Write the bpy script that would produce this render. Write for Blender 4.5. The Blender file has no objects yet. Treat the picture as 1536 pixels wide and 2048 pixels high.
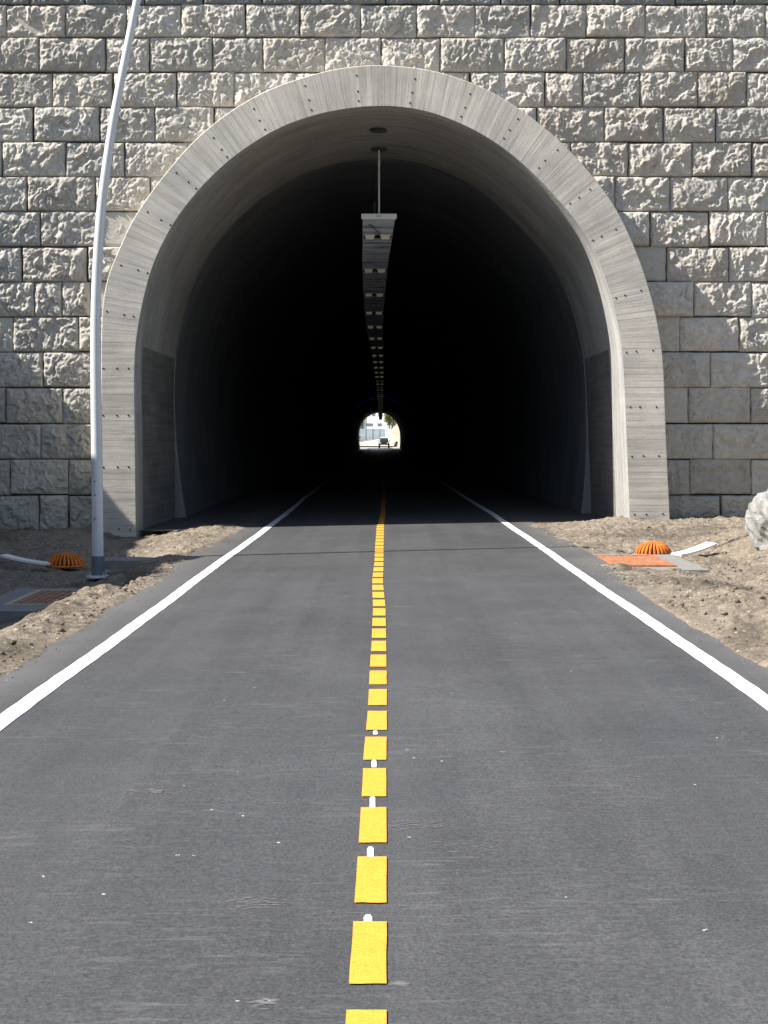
import bpy, bmesh, math, random
import numpy as np
from mathutils import Vector
random.seed(7); RNG = np.random.RandomState(11)
sc = bpy.context.scene
COL = sc.collection
# ------------------------------------------------------------------ camera, world, sun
F = 3076.0            # focal length in photo pixels (1536 x 2048)
U0, V0 = 772.0, 882.0 # vanishing point
H = 1.6               # eye height
CF = 0.010            # cross fall of the road
cd = bpy.data.cameras.new('camera'); cam = bpy.data.objects.new('camera', cd); COL.objects.link(cam)
cam.location = (0, 0, H); cam.rotation_euler = (math.radians(90), 0, 0)
cd.sensor_fit = 'VERTICAL'; cd.sensor_height = 36; cd.lens = F/2048*36
cd.shift_y = -(1024-V0)/2048; cd.shift_x = -(U0-768)/2048
cd.clip_start = .1; cd.clip_end = 3000
sc.camera = cam
SUN = Vector((-1, -.23, 1.0)).normalized()
el = math.asin(SUN.z); az = math.atan2(SUN.x, SUN.y)
w = bpy.data.worlds.new('World'); sc.world = w; w.use_nodes = True
nt = w.node_tree; bg = nt.nodes['Background']
sky = nt.nodes.new('ShaderNodeTexSky'); sky.sky_type = 'NISHITA'; sky.sun_disc = False
sky.sun_elevation = el; sky.sun_rotation = az % (2*math.pi)
nt.links.new(sky.outputs[0], bg.inputs[0]); bg.inputs[1].default_value = .085
ld = bpy.data.lights.new('sun', 'SUN'); ld.energy = 5.0; ld.angle = math.radians(.53); ld.color = (1, .955, .89)
so = bpy.data.objects.new('sun', ld); COL.objects.link(so)
so.rotation_euler = SUN.to_track_quat('Z', 'Y').to_euler(); so.location = (-20, -4, 30)
vs = sc.view_settings; vs.view_transform = 'Standard'; vs.look = 'None'; vs.gamma = 1; vs.exposure = 1.05
sc.cycles.max_bounces = 8; sc.cycles.diffuse_bounces = 5

# ------------------------------------------------------------------ helpers
def G(u, v, h=None):
    """photo pixel -> point on the road plane"""
    D = H*F/((v-V0)+CF*(u-U0)); X = (u-U0)/F*D
    return X, D
def smooth(t): t = np.clip(t, 0, 1); return t*t*(3-2*t)
def hash2(ix, iy, s=0):
    n = (ix.astype(np.int64)*374761393 + iy.astype(np.int64)*668265263 + int(s)*1442695041) & 0xffffffff
    n = ((n ^ (n >> 13))*1274126177) & 0xffffffff
    n = ((n ^ (n >> 16))*2246822519) & 0xffffffff
    return ((n ^ (n >> 15)) & 0xffffff)/float(0xffffff)
def vnoise(x, y, s=0):
    x = np.asarray(x, float); y = np.asarray(y, float)
    ix = np.floor(x); iy = np.floor(y); fx = smooth(x-ix); fy = smooth(y-iy)
    a = hash2(ix, iy, s); b = hash2(ix+1, iy, s); c = hash2(ix, iy+1, s); d = hash2(ix+1, iy+1, s)
    return (a*(1-fx)+b*fx)*(1-fy)+(c*(1-fx)+d*fx)*fy - .5
def fbm(x, y, s=0, o=4, g=.5):
    r = 0; a = 1; 
    for i in range(o):
        r = r + a*vnoise(x*2**i*1.0+i*17.3, y*2**i+i*9.1, s+i*31); a *= g
    return r
def facets(x, y, s=0, k=1.4, gr=1.0):
    """continuous field of tilted facets, like split stone"""
    ix = np.floor(x); iy = np.floor(y); best = np.full(np.shape(x), -9.)
    for dx in (-1, 0, 1):
        for dy in (-1, 0, 1):
            cx = ix+dx; cy = iy+dy
            px = cx+hash2(cx, cy, s+1); py = cy+hash2(cx, cy, s+2)
            h = hash2(cx, cy, s+3)*.7; gx = (hash2(cx, cy, s+4)-.5)*2*gr; gy = (hash2(cx, cy, s+5)-.5)*2*gr
            ax = x-px; ay = y-py
            best = np.maximum(best, h+gx*ax+gy*ay-k*(ax*ax+ay*ay))
    return best
def chips(x, y, s=0, gr=1.0):
    """split-stone field: each chip a tilted plane, the nearest two blended over a narrow seam"""
    ix = np.floor(x); iy = np.floor(y); d1 = np.full(np.shape(x), 9.); d2 = d1.copy(); h1 = np.zeros(np.shape(x)); h2 = h1.copy()
    for dx in (-1, 0, 1):
        for dy in (-1, 0, 1):
            cx = ix+dx; cy = iy+dy
            ax = x-cx-hash2(cx, cy, s+1); ay = y-cy-hash2(cx, cy, s+2); d = np.sqrt(ax*ax+ay*ay)
            h = (hash2(cx, cy, s+3)-.5)*.7+(hash2(cx, cy, s+4)-.5)*2*gr*ax+(hash2(cx, cy, s+5)-.5)*2*gr*ay
            n1 = d < d1; n2 = (~n1) & (d < d2)
            h2 = np.where(n1, h1, np.where(n2, h, h2)); d2 = np.where(n1, d1, np.where(n2, d, d2))
            h1 = np.where(n1, h, h1); d1 = np.where(n1, d, d1)
    w = smooth((d2-d1)/.16*.5+.5)
    return h1*w+h2*(1-w)
def tag(o, label=None, cat=None, group=None, kind=None):
    if label: o['label'] = label
    if cat: o['category'] = cat
    if group: o['group'] = group
    if kind: o['kind'] = kind
    return o
def link(name, me, mat=None, parent=None, smoothf=True):
    o = bpy.data.objects.new(name, me); COL.objects.link(o)
    if mat is not None:
        for m in (mat if isinstance(mat, (list, tuple)) else [mat]): me.materials.append(m)
    if parent: o.parent = parent
    if smoothf: me.polygons.foreach_set('use_smooth', np.ones(len(me.polygons), bool))
    return o
def mesh_np(name, V, Q, uv=None, midx=None):
    V = np.asarray(V, np.float32); Q = np.asarray(Q, np.int32)
    me = bpy.data.meshes.new(name); n = Q.shape[1]
    me.vertices.add(len(V)); me.vertices.foreach_set('co', V.ravel())
    me.loops.add(Q.size); me.loops.foreach_set('vertex_index', Q.ravel())
    me.polygons.add(len(Q)); me.polygons.foreach_set('loop_start', np.arange(0, Q.size, n, dtype=np.int32))
    me.polygons.foreach_set('loop_total', np.full(len(Q), n, np.int32))
    if midx is not None: me.polygons.foreach_set('material_index', np.asarray(midx, np.int32))
    me.update(calc_edges=True)
    if uv is not None:
        l = me.uv_layers.new(name='UVMap'); l.data.foreach_set('uv', np.asarray(uv, np.float32)[Q.ravel()].ravel())
    me.validate()
    return me
def grid_faces(n, m, off=0, flip=False):
    i, j = np.meshgrid(np.arange(n-1), np.arange(m-1), indexing='ij')
    a = (i*m+j).ravel(); q = np.stack([a, a+m, a+m+1, a+1], 1)+off
    return q[:, ::-1] if flip else q
def bx(bm, c, s, rot=None, taper=None):
    """box centred c size s"""
    r = bmesh.ops.create_cube(bm, size=1)
    for v in r['verts']:
        t = 1
        if taper and v.co.z > 0: v.co.x *= taper[0]; v.co.y *= taper[1]
        v.co = Vector((v.co.x*s[0], v.co.y*s[1], v.co.z*s[2]))
        if rot is not None: v.co = rot @ v.co
        v.co += Vector(c)
    return r['verts']
def tube(bm, pts, rads, seg=14, cap=True):
    rings = []
    pts = [Vector(p) for p in pts]
    for i, p in enumerate(pts):
        d = (pts[min(i+1, len(pts)-1)]-pts[max(i-1, 0)]).normalized()
        a = d.orthogonal().normalized() if i == 0 else (rings_a - d*rings_a.dot(d)).normalized()
        rings_a = a; b = d.cross(a)
        r = rads[i] if isinstance(rads, (list, tuple)) else rads
        rings.append([bm.verts.new(p+a*math.cos(2*math.pi*k/seg)*r+b*math.sin(2*math.pi*k/seg)*r) for k in range(seg)])
    for A, B in zip(rings, rings[1:]):
        for k in range(seg): bm.faces.new((A[k], A[(k+1) % seg], B[(k+1) % seg], B[k]))
    if cap: bm.faces.new(rings[0][::-1]); bm.faces.new(rings[-1])
def done(name, bm, mat, parent=None, bevel=0, smoothf=True):
    if bevel: bmesh.ops.bevel(bm, geom=bm.edges[:], offset=bevel, segments=2, affect='EDGES', profile=.6)
    bmesh.ops.recalc_face_normals(bm, faces=bm.faces[:])
    me = bpy.data.meshes.new(name); bm.to_mesh(me); bm.free()
    o = link(name, me, mat, parent, smoothf)
    if smoothf:
        try: me.set_sharp_from_angle(angle=math.radians(35))
        except Exception: pass
    return o
def empty(name, loc, rz=0):
    o = bpy.data.objects.new(name, None); COL.objects.link(o); o.location = loc; o.rotation_euler.z = rz
    o.empty_display_size = .2
    return o

# ------------------------------------------------------------------ materials
class MT:
    def __init__(s, name, rough=.85, col=(.3, .3, .3), metal=0, spec=.3):
        s.m = bpy.data.materials.new(name); s.m.use_nodes = True; s.t = s.m.node_tree
        s.b = s.t.nodes['Principled BSDF']; s.b.inputs['Roughness'].default_value = rough
        s.b.inputs['Base Color'].default_value = (*col, 1); s.b.inputs['Metallic'].default_value = metal
        s.b.inputs['Specular IOR Level'].default_value = spec; s.h = None
    def n(s, t, **k):
        x = s.t.nodes.new(t)
        for a, b in k.items(): setattr(x, a, b)
        return x
    def L(s, a, b): s.t.links.new(a, b)
    def co(s, kind='Object', scale=(1, 1, 1), loc=(0, 0, 0)):
        c = s.n('ShaderNodeTexCoord'); m = s.n('ShaderNodeMapping')
        m.inputs['Scale'].default_value = scale; m.inputs['Location'].default_value = loc
        s.L(c.outputs[kind], m.inputs[0]); return m.outputs[0]
    def noise(s, co, scale, detail=4, rough=.55, dist=0):
        x = s.n('ShaderNodeTexNoise'); x.inputs['Scale'].default_value = scale
        x.inputs['Detail'].default_value = detail; x.inputs['Roughness'].default_value = rough
        x.inputs['Distortion'].default_value = dist; s.L(co, x.inputs['Vector']); return x.outputs['Fac']
    def ramp(s, f, stops, interp='LINEAR'):
        x = s.n('ShaderNodeValToRGB'); x.color_ramp.interpolation = interp
        e = x.color_ramp.elements
        while len(e) > 1: e.remove(e[-1])
        e[0].position = stops[0][0]; c = stops[0][1]; e[0].color = (*c, 1) if isinstance(c, tuple) else (c, c, c, 1)
        for p, c in stops[1:]:
            q = e.new(p); q.color = (*c, 1) if isinstance(c, tuple) else (c, c, c, 1)
        s.L(f, x.inputs[0]); return x.outputs[0]
    def mix(s, f, a, b, mode='MIX'):
        x = s.n('ShaderNodeMix', data_type='RGBA', blend_type=mode)
        for i, q in ((0, f), (6, a), (7, b)):
            if isinstance(q, (int, float)): x.inputs[i].default_value = q if i == 0 else (q, q, q, 1)
            elif isinstance(q, tuple): x.inputs[i].default_value = (*q, 1)
            else: s.L(q, x.inputs[i])
        return x.outputs[2]
    def color(s, c): s.L(c, s.b.inputs['Base Color']); return s
    def bump(s, h, strength=.5, dist=.02):
        x = s.n('ShaderNodeBump'); x.inputs['Strength'].default_value = strength; x.inputs['Distance'].default_value = dist
        s.L(h, x.inputs['Height'])
        if s.h: s.L(s.h, x.inputs['Normal'])
        s.h = x.outputs[0]; s.L(s.h, s.b.inputs['Normal']); return s

def m_asphalt(name='asphalt', base=.062, rough=.62, bmp=1.):
    m = MT(name, rough, spec=.45); c = m.co()
    big = m.noise(m.co(scale=(.5, .16, 1)), 1.0, 3)
    col = m.ramp(big, [(.3, (base*.86, base*.87, base*.89)), (.7, (base*1.16, base*1.16, base*1.17))])
    fine = m.noise(c, 70, 4, .75)
    col = m.mix(1, col, m.ramp(fine, [(.3, .5), (.5, 1.0), (.72, 1.6)]), 'MULTIPLY')
    mid = m.noise(c, 22, 4, .7); col = m.mix(1, col, m.ramp(mid, [(.3, .86), (.7, 1.14)]), 'MULTIPLY')
    ty = m.noise(m.co(scale=(3.2, .10, 1), loc=(5, 0, 0)), 1.0, 4, .6); col = m.mix(1, col, m.ramp(ty, [(.3, .86), (.7, 1.15)]), 'MULTIPLY')
    pa = m.noise(m.co(scale=(.8, .8, 1), loc=(11, 3, 0)), 1.0, 5, .65, .4); col = m.mix(1, col, m.ramp(pa, [(.35, .91), (.65, 1.10)]), 'MULTIPLY')
    # pale scuffs running across the lane
    st = m.noise(m.co(scale=(3.6, 24, 1)), 1.0, 6, .7, .8); wh = m.noise(m.co(scale=(.9, 1.1, 1), loc=(3, 1, 0)), 1.1, 3)
    f = m.mix(1, m.ramp(st, [(.52, 0.), (.72, 1.)]), m.ramp(wh, [(.40, 0.), (.64, 1.)]), 'MULTIPLY')
    col = m.mix(m.mix(1, f, .5, 'MULTIPLY'), col, (.2, .2, .2))
    # dust towards the edges and near the portal
    du = m.noise(m.co(scale=(1.1, .5, 1), loc=(9, 9, 0)), 1.2, 5, .6)
    x = m.n('ShaderNodeSeparateXYZ'); tc = m.n('ShaderNodeTexCoord'); m.L(tc.outputs['Object'], x.inputs[0])
    ab = m.n('ShaderNodeMath', operation='ABSOLUTE'); m.L(x.outputs[0], ab.inputs[0])
    mr = m.n('ShaderNodeMapRange'); mr.inputs[1].default_value = 2.1; mr.inputs[2].default_value = 2.7; mr.inputs[3].default_value = 0; mr.inputs[4].default_value = .62
    m.L(ab.outputs[0], mr.inputs[0])
    edge = m.mix(1, mr.outputs[0], m.ramp(du, [(.3, .35), (.6, 1.)]), 'MULTIPLY')
    col = m.mix(edge, col, (.155, .148, .138))
    # white chips
    v = m.n('ShaderNodeTexVoronoi'); v.inputs['Scale'].default_value = 7; m.L(c, v.inputs['Vector'])
    sp = m.ramp(v.outputs['Distance'], [(.035, 1.), (.06, 0.)]); se = m.n('ShaderNodeSeparateColor'); m.L(v.outputs['Color'], se.inputs[0])
    sp = m.mix(1, sp, m.ramp(se.outputs[0], [(.86, 0.), (.9, 1.)]), 'MULTIPLY')
    col = m.mix(sp, col, (.55, .53, .5))
    m.color(col); m.bump(fine, .55*bmp, .006); m.bump(mid, .25*bmp, .01)
    return m.m
def deep_polish(m):
    t = m.node_tree; b = t.nodes['Principled BSDF']; c = t.nodes.new('ShaderNodeTexCoord'); x = t.nodes.new('ShaderNodeSeparateXYZ'); r = t.nodes.new('ShaderNodeMapRange')
    t.links.new(c.outputs['Object'], x.inputs[0]); t.links.new(x.outputs[1], r.inputs[0])
    for i, q in ((1, 70), (2, 320), (3, .60), (4, .27)): r.inputs[i].default_value = q
    n = t.nodes.new('ShaderNodeTexNoise'); mp = t.nodes.new('ShaderNodeMapping'); mp.inputs['Scale'].default_value = (.25, .07, 1); t.links.new(c.outputs['Object'], mp.inputs[0]); t.links.new(mp.outputs[0], n.inputs['Vector'])
    a = t.nodes.new('ShaderNodeMath'); a.operation = 'MULTIPLY_ADD'; t.links.new(n.outputs['Fac'], a.inputs[0]); a.inputs[1].default_value = .35; t.links.new(r.outputs[0], a.inputs[2])
    b2 = t.nodes.new('ShaderNodeMath'); b2.operation = 'SUBTRACT'; t.links.new(a.outputs[0], b2.inputs[0]); b2.inputs[1].default_value = .16
    t.links.new(b2.outputs[0], b.inputs['Roughness']); return m
def m_paint(name, colr, worn=.08, dirt=(.25, .2, .1)):
    m = MT(name, .6, spec=.35); c = m.co()
    a = m.noise(c, 14, 5, .65); col = m.ramp(a, [(.3, tuple(q*.9 for q in colr)), (.65, colr)])
    b = m.noise(m.co(scale=(3, 14, 1)), 3, 5, .7)
    col = m.mix(m.ramp(b, [(.66, 0.), (.78, .55)]), col, dirt)
    gr = m.noise(c, 70, 4, .75); col = m.mix(1, col, m.ramp(gr, [(.28, .62), (.46, 1.), (.72, 1.08)]), 'MULTIPLY')
    pit = m.noise(c, 45, 3, .6); col = m.mix(m.ramp(pit, [(.70, 0.), (.76, .6)]), col, (.12, .10, .07))
    m.color(col).bump(gr, .6, .006); return m.m
def m_stone():
    m = MT('split_stone', .92, spec=.2); c = m.co()
    a = m.noise(c, 1.1, 3); b = m.noise(c, 9, 6, .65); d = m.noise(c, 55, 4, .7)
    at = m.n('ShaderNodeAttribute', attribute_name='tone')
    col = m.ramp(b, [(.28, (.37, .342, .295)), (.5, (.47, .438, .382)), (.72, (.55, .515, .455))])
    col = m.mix(m.ramp(a, [(.4, 0.), (.7, .5)]), col, (.43, .395, .35))
    z = m.n('ShaderNodeSeparateXYZ'); m.L(c, z.inputs[0])
    # greenish algae low down, patchy
    mr = m.n('ShaderNodeMapRange'); mr.inputs[1].default_value = 3.4; mr.inputs[2].default_value = .8; mr.inputs[3].default_value = 0; mr.inputs[4].default_value = .38
    m.L(z.outputs[2], mr.inputs[0])
    al = m.mix(1, mr.outputs[0], m.ramp(m.noise(c, 2.2, 5, .65), [(.35, .3), (.62, 1.)]), 'MULTIPLY')
    col = m.mix(al, col, (.25, .255, .19))
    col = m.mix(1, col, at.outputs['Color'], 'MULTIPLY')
    m.color(col); m.bump(b, .5, .03); m.bump(d, .6, .008); return m.m
def m_board(name, base=(.50, .465, .412), lines=1.0):
    """board-marked concrete; UV.x runs along the arch in metres"""
    m = MT(name, .85, spec=.25)
    st = m.noise(m.co('UV', (8, .45, 1)), 1, 3, .5); fi = m.noise(m.co('UV', (60, 3, 1)), 1, 4, .6)
    bl = m.noise(m.co('UV', (.9, .8, 1)), 1, 4, .6); gr = m.noise(m.co('UV', (25, 25, 1)), 1, 5, .7)
    d = tuple(q*.80 for q in base); l = tuple(q*1.12 for q in base)
    col = m.ramp(st, [(.3, d), (.5, base), (.7, l)])
    col = m.mix(1, col, m.ramp(fi, [(.3, .92), (.5, 1.), (.75, 1.04)]), 'MULTIPLY')
    col = m.mix(1, col, m.ramp(bl, [(.3, (.80, .81, .82)), (.68, (1.20, 1.19, 1.17))]), 'MULTIPLY')
    col = m.mix(1, col, m.ramp(gr, [(.3, .88), (.7, 1.1)]), 'MULTIPLY')
    # board joints
    co = m.co('UV', (1, .35, 1)); wv = m.n('ShaderNodeTexWave', wave_type='BANDS', bands_direction='X')
    wv.inputs['Scale'].default_value = 2.6; wv.inputs['Distortion'].default_value = .5; wv.inputs['Detail'].default_value = 1
    m.L(co, wv.inputs['Vector'])
    j = m.ramp(wv.outputs['Fac'], [(.0, 1.), (.06, 0.)])
    jm = m.mix(1, j, m.ramp(m.noise(m.co('UV', (3, 1.5, 1)), 1, 3), [(.40, 0.), (.52, 1.)]), 'MULTIPLY')
    col = m.mix(m.mix(1, jm, .55*lines, 'MULTIPLY'), col, tuple(q*.38 for q in base))
    m.color(col); m.bump(st, .35, .02); m.bump(fi, .35, .006); m.bump(gr, .2, .006); return m.m
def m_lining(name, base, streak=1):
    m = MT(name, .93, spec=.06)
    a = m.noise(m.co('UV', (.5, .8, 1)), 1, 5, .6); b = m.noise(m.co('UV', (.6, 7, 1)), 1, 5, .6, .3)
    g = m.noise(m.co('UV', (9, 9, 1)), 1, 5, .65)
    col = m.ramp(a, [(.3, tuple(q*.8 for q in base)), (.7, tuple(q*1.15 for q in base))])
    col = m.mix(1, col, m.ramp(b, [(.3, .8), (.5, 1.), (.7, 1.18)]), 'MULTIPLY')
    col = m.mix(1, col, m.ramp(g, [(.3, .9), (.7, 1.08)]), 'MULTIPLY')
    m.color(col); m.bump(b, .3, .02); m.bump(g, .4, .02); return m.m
def m_dirt(name='dirt', a=(.195, .160, .122), b=(.345, .29, .225), d=(.06, .050, .040)):
    m = MT(name, .97, spec=.1); c = m.co()
    n1 = m.noise(c, .9, 4); n2 = m.noise(c, 11, 6, .68, .6); n3 = m.noise(c, 60, 4, .7)
    col = m.ramp(n2, [(.28, d), (.45, a), (.68, b)])
    col = m.mix(m.ramp(n1, [(.42, 0.), (.6, .55)]), col, (.265, .225, .175))
    col = m.mix(1, col, m.ramp(n3, [(.3, .6), (.5, 1.), (.72, 1.4)]), 'MULTIPLY')
    n4 = m.noise(m.co(scale=(.8, .45, 1), loc=(2, 7, 0)), 1.0, 5, .65, .3)
    col = m.mix(m.ramp(n4, [(.5, 0.), (.62, .65)]), col, (.095, .08, .06))
    v = m.n('ShaderNodeTexVoronoi'); v.inputs['Scale'].default_value = 16; m.L(c, v.inputs['Vector'])
    se = m.n('ShaderNodeSeparateColor'); m.L(v.outputs['Color'], se.inputs[0])
    st = m.mix(1, m.ramp(v.outputs['Distance'], [(.2, 1.), (.3, 0.)]), m.ramp(se.outputs[0], [(.8, 0.), (.84, 1.)]), 'MULTIPLY')
    col = m.mix(st, col, (.42, .39, .35))
    m.color(col); m.bump(n2, .9, .05); m.bump(n3, .8, .012); return m.m
def m_simple(name, colr, rough=.7, metal=0, var=.15, scale=20, spec=.3, bumpd=.003):
    m = MT(name, rough, colr, metal, spec); c = m.co(); a = m.noise(c, scale, 5, .65)
    m.color(m.ramp(a, [(.3, tuple(q*(1-var) for q in colr)), (.7, tuple(min(1, q*(1+var)) for q in colr))]))
    if bumpd: m.bump(a, .3, bumpd)
    return m.m
def m_rust(name, c1, c2, c3):
    m = MT(name, .85, spec=.15); c = m.co(); a = m.noise(c, 7, 6, .7, .5); b = m.noise(c, 60, 3)
    col = m.ramp(a, [(.3, c1), (.5, c2), (.7, c3)]); col = m.mix(1, col, m.ramp(b, [(.3, .75), (.7, 1.2)]), 'MULTIPLY')
    m.color(col); m.bump(b, .4, .004); return m.m
def m_rock(name, lo, mi, hi, sc=3):
    m = MT(name, .93, spec=.15); c = m.co(); a = m.noise(c, sc, 7, .65, .4); b = m.noise(c, sc*12, 4, .7)
    m.color(m.mix(1, m.ramp(a, [(.3, lo), (.5, mi), (.66, hi)]), m.ramp(b, [(.3, .8), (.7, 1.15)]), 'MULTIPLY'))
    m.bump(a, .8, .08); m.bump(b, .6, .015); return m.m
def m_emit(name, col, st):
    m = MT(name); m.b.inputs['Emission Color'].default_value = (*col, 1); m.b.inputs['Emission Strength'].default_value = st
    m.b.inputs['Base Color'].default_value = (*[q*.3 for q in col], 1); return m.m
M_ASPH = m_asphalt(); M_ASPT = deep_polish(m_asphalt('smooth_asphalt', .055, .26, .05)); M_WHITE = m_paint('white_road_paint', (.86, .86, .85), dirt=(.45, .44, .42)); M_YEL = m_paint('yellow_road_paint', (.80, .39, .045), dirt=(.42, .26, .03))
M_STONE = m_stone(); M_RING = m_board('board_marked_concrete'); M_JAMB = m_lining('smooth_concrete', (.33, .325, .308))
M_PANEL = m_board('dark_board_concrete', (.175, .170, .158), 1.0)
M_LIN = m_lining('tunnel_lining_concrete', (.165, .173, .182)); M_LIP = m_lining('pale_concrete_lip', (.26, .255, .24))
M_DIRT = m_dirt(); M_HOLE = m_simple('dark_hole', (.03, .028, .025), .95, bumpd=0)
M_POLE = m_simple('galvanised_pole', (.66, .66, .65), .45, .08, .06, 4, .5, 0); M_SLEEVE = m_simple('grey_sleeve', (.17, .19, .21), .6, .2)
M_ORANGE = m_rust('orange_primer', (.42, .10, .02), (.62, .17, .035), (.74, .25, .06)); M_PLATE = m_rust('rusty_orange_plate', (.25, .105, .055), (.36, .155, .08), (.45, .23, .14))
M_CONC = m_simple('pale_concrete', (.23, .222, .205), .9, 0, .2, 9, .2, .006)
M_PLANK = m_simple('white_board', (.78, .76, .70), .7, 0, .06, 12, .3, .002)
M_BOULDER = m_rock('pale_boulder_rock', (.13, .125, .11), (.27, .27, .255), (.40, .395, .37), 3.2)
M_CUT = m_rock('rock_cutting', (.12, .11, .10), (.22, .21, .19), (.33, .31, .28), 1.2)
M_FILL = m_rock('grey_rock_fill', (.04, .043, .05), (.08, .085, .095), (.15, .155, .165), 5)
M_GALV = m_simple('galvanised_steel', (.50, .52, .55), .5, .5, .12, 30, .5, .002); M_WSTEEL = m_simple('white_end_plate', (.85, .86, .87), .5, 0, .03, 10)
M_BLACK = m_simple('black_rubber', (.015, .015, .016), .8); M_DARK = m_simple('dark_metal', (.03, .032, .035), .5, .3)
M_GREYD = m_simple('dull_grey_metal', (.09, .088, .085), .7, .1)
M_DIFF = m_simple('lamp_diffuser', (.92, .90, .80), .35, 0, .03, 8)
M_DIFF.node_tree.nodes['Principled BSDF'].inputs['Emission Color'].default_value = (1, .93, .70, 1); M_DIFF.node_tree.nodes['Principled BSDF'].inputs['Emission Strength'].default_value = .026

# ------------------------------------------------------------------ arch profiles (from photo pixels at the portal plane)
YP = 28.4; YW = YP+.60; PM = F/YP; WM = F/YW
OUT = [(203,1090),(203,1000),(202,900),(202,800),(202,700),(203,640),(206,600),(216,550),(237,500),(264,440),(301,385),(350,322),(400,268),(475,211),(550,172),(650,141),(710,132),(765,129),(843,136),(903,150),(968,175),(1018,203),(1068,238),(1118,279),(1168,330),(1215,388),(1243,435),(1268,490),(1289,545),(1308,610),(1318,659),(1325,705),(1328,745),(1331,834),(1336,951),(1340,1033),(1342,1090)]
INN = [(272,1090),(271,1000),(270,900),(269,830),(268,767),(269,720),(272,680),(278,640),(286,600),(300,545),(320,495),(350,440),(388,390),(425,350),(475,306),(550,258),(625,230),(700,215),(765,211),(818,215),(868,226),(918,245),(968,270),(1018,304),(1065,345),(1106,388),(1135,420),(1168,463),(1193,510),(1212,560),(1227,610),(1238,658),(1245,705),(1249,787),(1252,858),(1256,951),(1259,1033),(1261,1090)]
def prof(px, n):
    P = np.array([((u-U0)/PM, H+(V0-v)/PM) for u, v in px])
    for it in range(2):   # chaikin smoothing
        Q = [P[0]]
        for a, b in zip(P[:-1], P[1:]): Q += [a*.75+b*.25, a*.25+b*.75]
        Q.append(P[-1]); P = np.array(Q)
    d = np.r_[0, np.cumsum(np.linalg.norm(np.diff(P, axis=0), axis=1))]
    t = np.linspace(0, d[-1], n)
    return np.stack([np.interp(t, d, P[:, 0]), np.interp(t, d, P[:, 1])], 1), t
NP = 241
PO, SO = prof(OUT, NP); _PI, _ = prof(INN, 2001)
CZ = 3.3; CX = -.03
def _key(P):   # runs 0..1 from the left foot over the top to the right foot
    a = np.arctan2(P[:, 1]-CZ, P[:, 0]-CX); k = (math.pi-a)/math.pi*8
    return np.where(P[:, 1] > CZ, k, np.where(P[:, 0] < 0, (P[:, 1]-CZ), 8+(CZ-P[:, 1])))
ki = _key(_PI); PI_ = np.stack([np.interp(_key(PO), ki, _PI[:, 0]), np.interp(_key(PO), ki, _PI[:, 1])], 1)
SI = np.r_[0, np.cumsum(np.linalg.norm(np.diff(PI_, axis=0), axis=1))]
def inset(P, off):
    """move a profile towards its inside; off may be an array"""
    T = np.gradient(P, axis=0); T /= np.linalg.norm(T, axis=1)[:, None]
    N = np.stack([T[:, 1], -T[:, 0]], 1)   # right-hand normal points inward for left->right over the top
    return P+N*np.reshape(off, (-1, 1))
def inside(P, x, z):
    c = np.zeros(np.shape(x), bool); n = len(P); j = n-1
    for i in range(n):
        xi, zi = P[i]; xj, zj = P[j]
        m = ((zi > z) != (zj > z))
        with np.errstate(divide='ignore', invalid='ignore'):
            c ^= m & (x < (xj-xi)*(z-zi)/(zj-zi+1e-12)+xi)
        j = i
    return c

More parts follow.
